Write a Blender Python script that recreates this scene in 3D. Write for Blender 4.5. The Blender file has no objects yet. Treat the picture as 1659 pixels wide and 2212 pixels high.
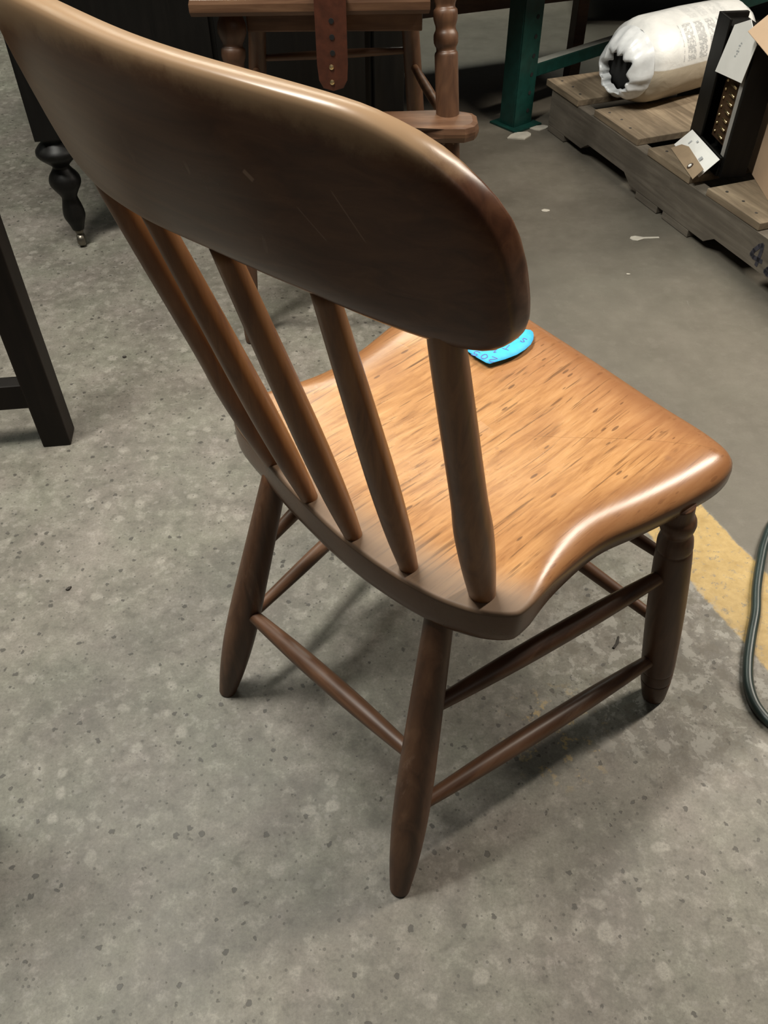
import bpy, bmesh, math, random
from mathutils import Vector, Matrix, noise

random.seed(7)
scene = bpy.context.scene
COL = scene.collection
PI = math.pi

# ------------------------------------------------------------------ camera
FPX, W_PX = 1810.0, 1659.0
CAM_H = 1.03
rt = Vector((0.99998, -0.00498, -0.00489)); up = Vector((0.00698, 0.71323, 0.70089)); fw = Vector((0.0, 0.70091, -0.71325))
cam_d = bpy.data.cameras.new('camera'); cam = bpy.data.objects.new('camera', cam_d); COL.objects.link(cam)
cam_d.sensor_fit = 'HORIZONTAL'; cam_d.sensor_width = 36.0; cam_d.lens = FPX / W_PX * 36.0
cam_d.clip_start = 0.01
m = Matrix.Identity(4)
for i in range(3):
    m[i][0] = rt[i]; m[i][1] = up[i]; m[i][2] = -fw[i]
m[2][3] = CAM_H
cam.matrix_world = m
scene.camera = cam

# ------------------------------------------------------------------ world, lights, exposure
world = bpy.data.worlds.new('world'); scene.world = world; world.use_nodes = True
bg = world.node_tree.nodes['Background']
bg.inputs[0].default_value = (0.95, 0.96, 0.88, 1); bg.inputs[1].default_value = 0.032

# long fluorescent fittings under the warehouse roof, hung in parallel rows
def tube_light(loc, length, power, col, ang=36.0, width=0.14):
    l = bpy.data.lights.new('ceiling_tube_light', 'AREA'); l.shape = 'RECTANGLE'; l.size = length; l.size_y = width
    l.energy = power; l.color = col
    o = bpy.data.objects.new('ceiling_tube_light', l); COL.objects.link(o); o.location = loc; o.rotation_euler = (0, 0, math.radians(ang))
    return o
tube_light((2.05, 1.80, 2.15), 2.4, 100, (1.0, 0.91, 0.78))
tube_light((-0.2, 3.9, 2.6), 2.4, 62, (0.97, 1.0, 0.88), 36.0, 0.06)
tube_light((-0.75, 0.95, 2.7), 1.2, 92, (1.0, 0.975, 0.89))
tube_light((-2.7, 2.3, 2.6), 2.4, 16, (0.97, 1.0, 0.88), 36.0, 0.06)
tube_light((1.5, -1.5, 2.8), 2.4, 6, (1.0, 0.95, 0.88))

vs = scene.view_settings
scene.display_settings.display_device = 'sRGB'
vs.view_transform = 'Standard'; vs.look = 'None'; vs.gamma = 1.0; vs.exposure = 0.0
try: vs.use_curve_mapping = False
except Exception: pass

# ------------------------------------------------------------------ materials
MATS = {}
def nt(name):
    m = bpy.data.materials.new(name); m.use_nodes = True
    t = m.node_tree; b = t.nodes['Principled BSDF']
    MATS[name] = m
    return m, t, b
def N(t, kind, **kw):
    n = t.nodes.new(kind)
    for k, v in kw.items(): setattr(n, k, v)
    return n
def coords(t, scale=(1, 1, 1), rot=(0, 0, 0), loc=(0, 0, 0), out='Object'):
    c = N(t, 'ShaderNodeTexCoord'); mp = N(t, 'ShaderNodeMapping')
    mp.inputs['Scale'].default_value = scale; mp.inputs['Rotation'].default_value = rot; mp.inputs['Location'].default_value = loc
    t.links.new(c.outputs[out], mp.inputs['Vector'])
    return mp.outputs['Vector']
def noise_n(t, vec, scale, detail=4, rough=0.55, dist=0.0):
    n = N(t, 'ShaderNodeTexNoise'); n.inputs['Scale'].default_value = scale; n.inputs['Detail'].default_value = detail
    n.inputs['Roughness'].default_value = rough; n.inputs['Distortion'].default_value = dist
    t.links.new(vec, n.inputs['Vector']); return n.outputs['Fac']
def ramp(t, fac, stops):
    r = N(t, 'ShaderNodeValToRGB'); e = r.color_ramp.elements
    while len(e) < len(stops): e.new(0.5)
    for el, (p, c) in zip(e, stops):
        el.position = p; el.color = (*c, 1) if len(c) == 3 else c
    t.links.new(fac, r.inputs['Fac']); return r.outputs['Color']
def mix(t, fac, a, b, mode='MIX'):
    n = N(t, 'ShaderNodeMix', data_type='RGBA', blend_type=mode)
    for sock, v in ((n.inputs[0], fac), (n.inputs[6], a), (n.inputs[7], b)):
        if isinstance(v, (int, float)): sock.default_value = v
        elif isinstance(v, tuple): sock.default_value = (*v, 1)
        else: t.links.new(v, sock)
    return n.outputs[2]
def maths(t, op, a, b=None, clamp=False):
    n = N(t, 'ShaderNodeMath', operation=op); n.use_clamp = clamp
    for s, v in zip(n.inputs, (a, b)):
        if v is None: continue
        if isinstance(v, (int, float)): s.default_value = v
        else: t.links.new(v, s)
    return n.outputs[0]
def smooth(t, v, lo, hi):
    n = N(t, 'ShaderNodeMapRange', interpolation_type='SMOOTHSTEP'); t.links.new(v, n.inputs[0])
    n.inputs[1].default_value = lo; n.inputs[2].default_value = hi; return n.outputs[0]
def bump(t, b, h, strength=0.2, dist=0.002):
    n = N(t, 'ShaderNodeBump'); n.inputs['Strength'].default_value = strength; n.inputs['Distance'].default_value = dist
    t.links.new(h, n.inputs['Height']); t.links.new(n.outputs['Normal'], b.inputs['Normal'])
def sep(t, vec):
    s = N(t, 'ShaderNodeSeparateXYZ'); t.links.new(vec, s.inputs[0]); return s.outputs

def plain(name, col, rough=0.6, metal=0.0, var=0.15, scale=30, spec=0.5, bstr=0.0):
    m, t, b = nt(name)
    v = coords(t); f = noise_n(t, v, scale, 5)
    lo = tuple(c * (1 - var) for c in col); hi = tuple(min(1, c * (1 + var)) for c in col)
    t.links.new(ramp(t, f, [(0.3, lo), (0.7, hi)]), b.inputs['Base Color'])
    b.inputs['Roughness'].default_value = rough; b.inputs['Metallic'].default_value = metal
    b.inputs['Specular IOR Level'].default_value = spec
    if bstr: bump(t, b, f, bstr)
    return m

def wood(name, dark, midc, light, axis='z', rough=0.38, grain=14, wear=None, coat=0.0, bstr=0.12, rot=(0, 0, 0)):
    """streaky old wood, the grain running along one local axis"""
    m, t, b = nt(name)
    s = {'x': (0.09, 1, 1), 'y': (1, 0.09, 1), 'z': (1, 1, 0.09)}[axis]
    v = coords(t, s, rot)
    g = noise_n(t, v, grain * 6, 6, 0.6, 0.6)
    big = noise_n(t, coords(t), 7, 4, 0.6)
    c = ramp(t, g, [(0.28, dark), (0.5, midc), (0.75, light)])
    c2 = mix(t, smooth(t, big, 0.35, 0.7), c, mix(t, 0.55, c, dark))
    if wear:
        wv = noise_n(t, coords(t, tuple(k * 1.0 for k in s)), 22, 6, 0.7)
        c2 = mix(t, maths(t, 'MULTIPLY', smooth(t, wv, 0.58, 0.72), 0.7), c2, wear)
    t.links.new(c2, b.inputs['Base Color'])
    r = N(t, 'ShaderNodeMapRange'); t.links.new(big, r.inputs[0]); r.inputs[3].default_value = rough - 0.08; r.inputs[4].default_value = rough + 0.14
    t.links.new(r.outputs[0], b.inputs['Roughness'])
    b.inputs['Coat Weight'].default_value = coat; b.inputs['Coat Roughness'].default_value = 0.18
    bump(t, b, g, bstr, 0.001)
    if max(light) < 0.03: b.inputs['Specular IOR Level'].default_value = 0.22
    return m

# ---- floor: mottled concrete with pits, a worn yellow line and scraped patches
def floor_material():
    m, t, b = nt('concrete')
    v = coords(t)
    xyz = sep(t, v); X, Y = xyz[0], xyz[1]
    big = noise_n(t, v, 2.3, 5, 0.6)
    med = noise_n(t, v, 9, 6, 0.65)
    fine = noise_n(t, v, 120, 4, 0.7)
    base = ramp(t, med, [(0.28, (0.108, 0.098, 0.081)), (0.5, (0.168, 0.154, 0.129)), (0.72, (0.240, 0.221, 0.188))])
    base = mix(t, maths(t, 'MULTIPLY', smooth(t, big, 0.4, 0.65), 0.4), base, (0.175, 0.165, 0.135))
    mot = noise_n(t, v, 42, 6, 0.7)
    base = mix(t, maths(t, 'MULTIPLY', smooth(t, mot, 0.5, 0.66), 0.62), base, (0.29, 0.27, 0.235))
    base = mix(t, maths(t, 'MULTIPLY', maths(t, 'SUBTRACT', 1.0, smooth(t, mot, 0.33, 0.48)), 0.6), base, (0.085, 0.077, 0.062))
    hue = noise_n(t, coords(t, (1, 1, 1), (0, 0, 0), (4, 9, 0)), 7, 4, 0.6)
    base = mix(t, 0.35, base, mix(t, 1.0, base, ramp(t, hue, [(0.35, (0.86, 0.98, 0.82)), (0.65, (1.06, 0.94, 0.98))]), 'MULTIPLY'))
    # pale blotches
    warp = N(t, 'ShaderNodeTexNoise'); warp.inputs['Scale'].default_value = 30; t.links.new(v, warp.inputs['Vector'])
    wv = N(t, 'ShaderNodeMixRGB'); wv.blend_type = 'ADD'; wv.inputs[0].default_value = 0.02
    t.links.new(v, wv.inputs[1]); t.links.new(warp.outputs['Color'], wv.inputs[2])
    vo = N(t, 'ShaderNodeTexVoronoi'); vo.inputs['Scale'].default_value = 34; t.links.new(wv.outputs[0], vo.inputs['Vector'])
    cell = sep(t, vo.outputs['Color'])
    patch = smooth(t, noise_n(t, coords(t, (1, 1, 1), (0, 0, 0), (7, 3, 0)), 5, 3), 0.38, 0.62)
    blot = maths(t, 'MULTIPLY', maths(t, 'SUBTRACT', 1.0, smooth(t, vo.outputs['Distance'], 0.22, 0.40)), smooth(t, cell[0], 0.40, 0.95))
    base = mix(t, maths(t, 'MULTIPLY', blot, maths(t, 'ADD', maths(t, 'MULTIPLY', patch, 0.35), 0.2)), base, (0.35, 0.325, 0.28))
    vo3 = N(t, 'ShaderNodeTexVoronoi'); vo3.inputs['Scale'].default_value = 75; t.links.new(wv.outputs[0], vo3.inputs['Vector'])
    c3 = sep(t, vo3.outputs['Color'])
    bl3 = maths(t, 'MULTIPLY', maths(t, 'SUBTRACT', 1.0, smooth(t, vo3.outputs['Distance'], 0.2, 0.45)), smooth(t, c3[1], 0.45, 0.95))
    base = mix(t, maths(t, 'MULTIPLY', bl3, maths(t, 'ADD', maths(t, 'MULTIPLY', patch, 0.3), 0.12)), base, (0.29, 0.27, 0.24))
    # little dark pits
    warp2 = N(t, 'ShaderNodeTexNoise'); warp2.inputs['Scale'].default_value = 160; t.links.new(v, warp2.inputs['Vector'])
    wv2 = N(t, 'ShaderNodeMixRGB'); wv2.blend_type = 'ADD'; wv2.inputs[0].default_value = 0.008
    t.links.new(v, wv2.inputs[1]); t.links.new(warp2.outputs['Color'], wv2.inputs[2])
    vp = N(t, 'ShaderNodeTexVoronoi'); vp.inputs['Scale'].default_value = 62; t.links.new(wv2.outputs[0], vp.inputs['Vector'])
    cp = sep(t, vp.outputs['Color'])
    rad = maths(t, 'MULTIPLY', smooth(t, cp[0], 0.45, 1.0), 0.27)
    pit = smooth(t, maths(t, 'SUBTRACT', rad, vp.outputs['Distance']), 0.0, 0.06)
    vq = N(t, 'ShaderNodeTexVoronoi'); vq.inputs['Scale'].default_value = 140; t.links.new(v, vq.inputs['Vector'])
    cq = sep(t, vq.outputs['Color'])
    pit2 = smooth(t, maths(t, 'SUBTRACT', maths(t, 'MULTIPLY', smooth(t, cq[1], 0.6, 1.0), 0.3), vq.outputs['Distance']), 0.0, 0.06)
    pits = maths(t, 'MAXIMUM', pit, maths(t, 'MULTIPLY', pit2, 0.7))
    # the floor east of the line is smoother: sealed with a grey-brown coat
    # signed distance across the line (normal pointing east)
    ny, nx = 0.38, 0.925
    d = maths(t, 'ADD', maths(t, 'MULTIPLY', maths(t, 'SUBTRACT', X, 0.548), nx), maths(t, 'MULTIPLY', maths(t, 'SUBTRACT', Y, 1.031), ny))
    d = maths(t, 'ADD', d, maths(t, 'MULTIPLY', maths(t, 'SUBTRACT', noise_n(t, v, 26, 5, 0.6), 0.5), 0.016))
    east = smooth(t, d, -0.002, 0.004)
    sealed = ramp(t, med, [(0.2, (0.088, 0.078, 0.061)), (0.8, (0.122, 0.108, 0.086))])
    fade_pits = maths(t, 'SUBTRACT', 1.0, maths(t, 'MULTIPLY', east, 0.9))
    base = mix(t, maths(t, 'MULTIPLY', maths(t, 'MULTIPLY', pits, 0.85), fade_pits), base, (0.042, 0.037, 0.030))
    base = mix(t, maths(t, 'MULTIPLY', smooth(t, noise_n(t, v, 260, 3, 0.8), 0.35, 0.7), 0.42), base, (0.080, 0.072, 0.060))
    base = mix(t, maths(t, 'MULTIPLY', east, 0.85), base, sealed)
    # yellow band
    band = maths(t, 'MULTIPLY', smooth(t, d, -0.128, -0.122), maths(t, 'SUBTRACT', 1.0, smooth(t, d, -0.004, 0.001)))
    endm = maths(t, 'SUBTRACT', 1.0, smooth(t, Y, 1.9, 1.92))
    chips = smooth(t, noise_n(t, v, 75, 6, 0.75), 0.54, 0.64)
    band = maths(t, 'MULTIPLY', maths(t, 'MULTIPLY', band, endm), maths(t, 'SUBTRACT', 1.0, maths(t, 'MULTIPLY', chips, 0.75)))
    ycol = ramp(t, noise_n(t, v, 40, 5, 0.7), [(0.3, (0.31, 0.20, 0.06)), (0.7, (0.46, 0.32, 0.125))])
    base = mix(t, maths(t, 'MULTIPLY', band, 0.95), base, ycol)
    # scraped patch beside the line: chalky crust and brown film
    dx = maths(t, 'SUBTRACT', X, 0.41); dy = maths(t, 'SUBTRACT', Y, 0.70)
    rr = maths(t, 'SQRT', maths(t, 'ADD', maths(t, 'POWER', maths(t, 'MULTIPLY', dx, 1.0), 2), maths(t, 'POWER', maths(t, 'MULTIPLY', dy, 1.0), 2)))
    msk = maths(t, 'SUBTRACT', 1.0, smooth(t, rr, 0.12, 0.24))
    msk = maths(t, 'MULTIPLY', msk, maths(t, 'SUBTRACT', 1.0, smooth(t, d, -0.13, -0.11)))
    cr = noise_n(t, v, 34, 7, 0.68, 0.2)
    crust = maths(t, 'MULTIPLY', msk, smooth(t, cr, 0.52, 0.57))
    film = maths(t, 'MULTIPLY', msk, maths(t, 'SUBTRACT', 1.0, smooth(t, cr, 0.40, 0.47)))
    base = mix(t, maths(t, 'MULTIPLY', crust, 0.5), base, (0.36, 0.345, 0.31))
    base = mix(t, maths(t, 'MULTIPLY', film, 0.7), base, (0.105, 0.09, 0.066))
    # flecks of old yellow paint under the stretcher
    ex = maths(t, 'SUBTRACT', X, 0.235); ey = maths(t, 'SUBTRACT', Y, 0.585)
    er_ = maths(t, 'SQRT', maths(t, 'ADD', maths(t, 'POWER', ex, 2), maths(t, 'POWER', ey, 2)))
    fl = maths(t, 'MULTIPLY', maths(t, 'SUBTRACT', 1.0, smooth(t, er_, 0.03, 0.10)), smooth(t, noise_n(t, v, 48, 6, 0.7), 0.56, 0.62))
    base = mix(t, maths(t, 'MULTIPLY', fl, 0.6), base, (0.48, 0.34, 0.13))
    # pale dusty scuffs
    sc = noise_n(t, coords(t, (1, 0.12, 1), (0, 0, 0.8)), 60, 5, 0.8)
    base = mix(t, maths(t, 'MULTIPLY', smooth(t, sc, 0.66, 0.74), 0.28), base, (0.42, 0.41, 0.38))
    t.links.new(base, b.inputs['Base Color'])
    rg = N(t, 'ShaderNodeMapRange'); t.links.new(med, rg.inputs[0]); rg.inputs[3].default_value = 0.45; rg.inputs[4].default_value = 0.7
    t.links.new(rg.outputs[0], b.inputs['Roughness'])
    hh = maths(t, 'SUBTRACT', maths(t, 'ADD', maths(t, 'MULTIPLY', fine, 0.35), maths(t, 'MULTIPLY', crust, 0.4)), maths(t, 'MULTIPLY', pits, 0.8))
    bump(t, b, hh, 0.25, 0.0015)
    return m
floor_material()

# ---- seat: honey wood, dark scratches, grey dust round the spindles
def seat_material():
    m, t, b = nt('seat_wood')
    v = coords(t); xyz = sep(t, v)
    rotv = (0, 0, -0.30)
    gv = coords(t, (1, 0.10, 1), rotv)
    g = noise_n(t, gv, 130, 6, 0.66, 0.5)
    big = noise_n(t, v, 9, 5, 0.6)
    c = ramp(t, g, [(0.28, (0.25, 0.108, 0.036)), (0.5, (0.43, 0.215, 0.082)), (0.74, (0.55, 0.305, 0.130))])
    c = mix(t, maths(t, 'MULTIPLY', smooth(t, big, 0.45, 0.72), 0.5), c, (0.30, 0.13, 0.05))
    # rose-brown polish left near the front and the sides
    ed = smooth(t, maths(t, 'ADD', xyz[1], maths(t, 'MULTIPLY', big, 0.12)), 0.40, 0.56)
    c = mix(t, maths(t, 'MULTIPLY', ed, 0.5), c, (0.30, 0.135, 0.065))
    # scratches in three directions
    for ang, sc, lo in ((-0.05, 34, 0.635), (0.30, 30, 0.625), (-0.75, 28, 0.63), (-0.30, 22, 0.62)):
        sv = coords(t, (1, 0.014, 1), (0, 0, ang - 0.3), (ang * 3, 0, 0))
        s = noise_n(t, sv, sc * 9, 3, 0.5, 0.2)
        gate = smooth(t, noise_n(t, coords(t, (1, 1, 1), (0, 0, 0), (ang * 9, 2, 0)), 13, 3), 0.44, 0.58)
        c = mix(t, maths(t, 'MULTIPLY', maths(t, 'MULTIPLY', smooth(t, s, lo, lo + 0.05), gate), 0.62), c, (0.085, 0.036, 0.015))
    # short dark flecks and round stains
    fv = coords(t, (1, 0.28, 1), rotv)
    vo = N(t, 'ShaderNodeTexVoronoi'); vo.inputs['Scale'].default_value = 120; t.links.new(fv, vo.inputs['Vector'])
    cc = sep(t, vo.outputs['Color'])
    fl = smooth(t, maths(t, 'SUBTRACT', maths(t, 'MULTIPLY', smooth(t, cc[0], 0.62, 1.0), 0.27), vo.outputs['Distance']), 0.0, 0.08)
    c = mix(t, maths(t, 'MULTIPLY', fl, 0.7), c, (0.09, 0.04, 0.02))
    vo2 = N(t, 'ShaderNodeTexVoronoi'); vo2.inputs['Scale'].default_value = 19; t.links.new(v, vo2.inputs['Vector'])
    c2 = sep(t, vo2.outputs['Color'])
    st = smooth(t, maths(t, 'SUBTRACT', maths(t, 'MULTIPLY', smooth(t, c2[1], 0.6, 1.0), 0.17), vo2.outputs['Distance']), 0.0, 0.06)
    c = mix(t, maths(t, 'MULTIPLY', st, 0.35), c, (0.20, 0.10, 0.06))
    # the old brown finish survives round the edge, worn off where one sits
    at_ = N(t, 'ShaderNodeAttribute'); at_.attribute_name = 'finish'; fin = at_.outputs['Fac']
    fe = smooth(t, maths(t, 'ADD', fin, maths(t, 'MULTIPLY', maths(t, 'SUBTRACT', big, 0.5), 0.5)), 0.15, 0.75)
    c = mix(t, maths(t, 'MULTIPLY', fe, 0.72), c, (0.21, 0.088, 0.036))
    # dust in the band where the spindles stand
    dn = maths(t, 'ADD', maths(t, 'SUBTRACT', xyz[1], maths(t, 'MULTIPLY', maths(t, 'POWER', maths(t, 'ADD', xyz[0], 0.02), 2), 1.1)), maths(t, 'MULTIPLY', maths(t, 'SUBTRACT', big, 0.5), 0.05))
    dust = maths(t, 'MULTIPLY', maths(t, 'SUBTRACT', 1.0, smooth(t, dn, 0.095, 0.150)), smooth(t, xyz[2], 0.404, 0.4085))
    c = mix(t, maths(t, 'MULTIPLY', dust, 0.82), c, (0.165, 0.115, 0.078))
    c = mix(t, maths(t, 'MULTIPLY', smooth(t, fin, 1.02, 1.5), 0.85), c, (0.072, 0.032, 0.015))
    t.links.new(c, b.inputs['Base Color'])
    r = maths(t, 'ADD', maths(t, 'MULTIPLY', big, 0.16), maths(t, 'MULTIPLY', dust, 0.3))
    t.links.new(maths(t, 'ADD', r, 0.20), b.inputs['Roughness'])
    bump(t, b, g, 0.10, 0.0008)
    return m
seat_material()

# crest rail: brown-red varnish, rubbed pale along the top edge
def crest_material():
    m, t, b = nt('crest_wood')
    v = coords(t); xyz = sep(t, v)
    g = noise_n(t, coords(t, (0.07, 1, 1), (0, 0.06, 0)), 80, 6, 0.6, 0.7)
    big = noise_n(t, v, 8, 5, 0.6)
    c = ramp(t, g, [(0.25, (0.056, 0.021, 0.011)), (0.5, (0.100, 0.039, 0.019)), (0.78, (0.155, 0.067, 0.032))])
    worn = smooth(t, maths(t, 'ADD', maths(t, 'SUBTRACT', maths(t, 'MULTIPLY', xyz[0], -1.0), maths(t, 'MULTIPLY', xyz[2], 0.4)), maths(t, 'MULTIPLY', big, 0.22)), -0.25, -0.02)
    c = mix(t, maths(t, 'MULTIPLY', worn, 0.62), c, mix(t, g, (0.17, 0.062, 0.022), (0.36, 0.175, 0.055)))
    # rubbed top: follows the arris of the rail
    x2 = maths(t, 'MULTIPLY', xyz[0], xyz[0])
    rim = maths(t, 'ADD', maths(t, 'ADD', xyz[2], maths(t, 'MULTIPLY', x2, 0.55)), maths(t, 'MULTIPLY', maths(t, 'SUBTRACT', noise_n(t, v, 45, 6, 0.7), 0.5), 0.020))
    rub = smooth(t, rim, 0.873, 0.887)
    c = mix(t, maths(t, 'MULTIPLY', rub, 0.8), c, (0.36, 0.235, 0.135))
    # pale scratches and a small chip
    s = noise_n(t, coords(t, (1, 1, 0.10), (0, 0.35, 0)), 95, 2, 0.4)
    gate = smooth(t, noise_n(t, coords(t, (1, 1, 1), (0, 0, 0), (3, 1, 5)), 11, 3), 0.52, 0.62)
    c = mix(t, maths(t, 'MULTIPLY', maths(t, 'MULTIPLY', smooth(t, s, 0.71, 0.75), gate), 0.35), c, (0.30, 0.21, 0.15))
    for (ax, az), (bx, bz), w_, k_ in (((0.073, 0.838), (0.078, 0.833), 0.0022, 0.75), ((0.128, 0.840), (0.141, 0.812), 0.0006, 0.4), ((0.103, 0.824), (0.116, 0.806), 0.0006, 0.35)):
        L_ = math.hypot(bx - ax, bz - az); ux, uz = (bx - ax) / L_, (bz - az) / L_
        px_ = maths(t, 'SUBTRACT', xyz[0], (ax + bx) / 2); pz_ = maths(t, 'SUBTRACT', xyz[2], (az + bz) / 2)
        along = maths(t, 'ABSOLUTE', maths(t, 'ADD', maths(t, 'MULTIPLY', px_, ux), maths(t, 'MULTIPLY', pz_, uz)))
        across = maths(t, 'ABSOLUTE', maths(t, 'SUBTRACT', maths(t, 'MULTIPLY', px_, uz), maths(t, 'MULTIPLY', pz_, ux)))
        mk = maths(t, 'MULTIPLY', maths(t, 'SUBTRACT', 1.0, smooth(t, along, L_ * 0.4, L_ * 0.55)), maths(t, 'SUBTRACT', 1.0, smooth(t, across, w_ * 0.5, w_)))
        c = mix(t, maths(t, 'MULTIPLY', mk, k_), c, (0.34, 0.22, 0.16))
    t.links.new(c, b.inputs['Base Color']); b.inputs['Specular IOR Level'].default_value = 0.36
    t.links.new(maths(t, 'ADD', maths(t, 'MULTIPLY', big, 0.16), 0.22), b.inputs['Roughness'])
    bump(t, b, g, 0.10, 0.0008)
crest_material()

wood('spindle_wood', (0.115, 0.042, 0.013), (0.215, 0.088, 0.027), (0.30, 0.14, 0.05), 'z', 0.36, 12)
wood('leg_wood', (0.050, 0.021, 0.010), (0.095, 0.042, 0.020), (0.150, 0.075, 0.038), 'z', 0.42, 12, wear=(0.24, 0.15, 0.10))
wood('stretcher_wood', (0.058, 0.026, 0.013), (0.115, 0.054, 0.028), (0.19, 0.10, 0.058), 'y', 0.40, 12, wear=(0.25, 0.16, 0.11))
wood('stretcher_wood_cross', (0.058, 0.026, 0.013), (0.115, 0.054, 0.028), (0.19, 0.10, 0.058), 'x', 0.42, 12, wear=(0.27, 0.18, 0.13))
wood('oak', (0.050, 0.022, 0.011), (0.094, 0.043, 0.021), (0.145, 0.072, 0.036), 'z', 0.42, 10)
wood('oak_cross', (0.064, 0.029, 0.014), (0.122, 0.060, 0.031), (0.20, 0.110, 0.060), 'x', 0.42, 10)
wood('dark_wood', (0.006, 0.004, 0.003), (0.010, 0.0065, 0.005), (0.016, 0.0105, 0.0075), 'z', 0.5, 10)
wood('black_wood', (0.003, 0.0028, 0.0025), (0.005, 0.0045, 0.004), (0.008, 0.007, 0.006), 'z', 0.42, 10)
wood('brown_wood', (0.035, 0.015, 0.008), (0.06, 0.026, 0.013), (0.09, 0.04, 0.02), 'x', 0.5, 10)
wood('pallet_wood', (0.10, 0.074, 0.047), (0.20, 0.152, 0.100), (0.33, 0.26, 0.175), 'x', 0.75, 9, bstr=0.4)
wood('pallet_grey', (0.065, 0.054, 0.041), (0.115, 0.097, 0.075), (0.17, 0.147, 0.118), 'x', 0.8, 9, bstr=0.4)
wood('studded_strip', (0.035, 0.018, 0.008), (0.065, 0.034, 0.015), (0.09, 0.05, 0.024), 'z', 0.5, 9)
plain('green_steel', (0.005, 0.036, 0.029), 0.42, 0.0, 0.25, 40)
plain('hole_black', (0.004, 0.004, 0.004), 0.9)
plain('lit_top_pale', (0.36, 0.38, 0.35), 0.5, 0.0, 0.12)  # pale tone standing for light on the green beam's top
plain('leather', (0.070, 0.020, 0.010), 0.45, 0.0, 0.3, 60, bstr=0.2)
plain('brass', (0.75, 0.58, 0.32), 0.3, 1.0, 0.1)
plain('steel', (0.55, 0.53, 0.5), 0.3, 1.0, 0.1)
plain('white_card', (0.82, 0.81, 0.78), 0.7, 0.0, 0.03)
plain('manila', (0.30, 0.215, 0.135), 0.8, 0.0, 0.08)
plain('cardboard', (0.46, 0.32, 0.21), 0.8, 0.0, 0.06, 14)
plain('ink', (0.035, 0.034, 0.046), 0.8, 0.0, 0.5, 60)
plain('pencil', (0.11, 0.12, 0.36), 0.8)
plain('print_grey', (0.42, 0.43, 0.44), 0.7, 0.0, 0.1)
plain('pale_board', (0.36, 0.36, 0.29), 0.7, 0.0, 0.1)
plain('cord_green', (0.018, 0.030, 0.028), 0.35, 0.0, 0.2)
plain('pale_strip', (0.25, 0.24, 0.225), 0.6, 0.0, 0.12)
plain('caster_steel', (0.18, 0.16, 0.13), 0.35, 0.9, 0.2)
plain('scrap', (0.45, 0.42, 0.36), 0.7, 0.0, 0.15)
plain('dirt', (0.04, 0.035, 0.03), 0.9)

def tape_material():
    m, t, b = nt('blue_tape')
    v = coords(t); f = noise_n(t, v, 90, 4, 0.6)
    t.links.new(ramp(t, f, [(0.3, (0.030, 0.40, 0.78)), (0.7, (0.055, 0.50, 0.88))]), b.inputs['Base Color'])
    b.inputs['Roughness'].default_value = 0.6
    bump(t, b, noise_n(t, coords(t, (1, 0.2, 1)), 300, 2), 0.15, 0.0004)
tape_material()

def bag_material():
    m, t, b = nt('bag_plastic')
    v = coords(t); xyz = sep(t, v)     # x = along the bag, angle about the axis from y,z
    ang = maths(t, 'ARCTAN2', xyz[1], xyz[2])   # 0 = top, negative = towards the aisle
    f = noise_n(t, v, 14, 5)
    c = ramp(t, f, [(0.3, (0.56, 0.57, 0.56)), (0.7, (0.72, 0.72, 0.70))])
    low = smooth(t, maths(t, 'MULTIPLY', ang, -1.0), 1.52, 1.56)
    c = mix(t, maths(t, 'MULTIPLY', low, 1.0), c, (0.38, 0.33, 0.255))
    # columns of small print: lines along the bag, in blocks
    ln = N(t, 'ShaderNodeTexWave', wave_type='BANDS', bands_direction='Y')
    cv = N(t, 'ShaderNodeCombineXYZ'); t.links.new(xyz[0], cv.inputs[0]); t.links.new(ang, cv.inputs[1])
    t.links.new(cv.outputs[0], ln.inputs['Vector']); ln.inputs['Scale'].default_value = 9
    colm = N(t, 'ShaderNodeTexWave', wave_type='BANDS', bands_direction='X'); t.links.new(cv.outputs[0], colm.inputs['Vector']); colm.inputs['Scale'].default_value = 7.2
    colmask = smooth(t, colm.outputs['Fac'], 0.14, 0.2)
    words = smooth(t, noise_n(t, coords(t, (1, 1, 1)), 120, 2), 0.35, 0.5)
    na = maths(t, 'MULTIPLY', ang, -1.0)
    zone = maths(t, 'MULTIPLY', maths(t, 'MULTIPLY', smooth(t, na, 0.55, 0.60), maths(t, 'SUBTRACT', 1.0, smooth(t, na, 1.42, 1.46))),
                 maths(t, 'MULTIPLY', smooth(t, xyz[0], 0.075, 0.08), maths(t, 'SUBTRACT', 1.0, smooth(t, xyz[0], 0.235, 0.24))))
    ink = maths(t, 'MULTIPLY', maths(t, 'MULTIPLY', maths(t, 'ADD', maths(t, 'MULTIPLY', smooth(t, ln.outputs['Fac'], 0.4, 0.6), 0.55), 0.25), words), maths(t, 'MULTIPLY', zone, colmask))
    c = mix(t, ink, c, (0.20, 0.21, 0.22))
    zone2 = maths(t, 'MULTIPLY', maths(t, 'MULTIPLY', smooth(t, na, 0.0, 0.05), maths(t, 'SUBTRACT', 1.0, smooth(t, na, 0.45, 0.5))), maths(t, 'MULTIPLY', smooth(t, xyz[0], 0.13, 0.14), maths(t, 'SUBTRACT', 1.0, smooth(t, xyz[0], 0.28, 0.29))))
    c = mix(t, maths(t, 'MULTIPLY', maths(t, 'MULTIPLY', zone2, words), maths(t, 'MULTIPLY', colmask, 0.25)), c, (0.3, 0.31, 0.32))
    t.links.new(c, b.inputs['Base Color']); b.inputs['Roughness'].default_value = 0.38
    bump(t, b, noise_n(t, coords(t, (1, 1, 1)), 26, 4, 0.5, 0.6), 0.35, 0.006)
bag_material()
plain('bag_film', (0.62, 0.64, 0.65), 0.3, 0.0, 0.18, 22, bstr=0.6)

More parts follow.
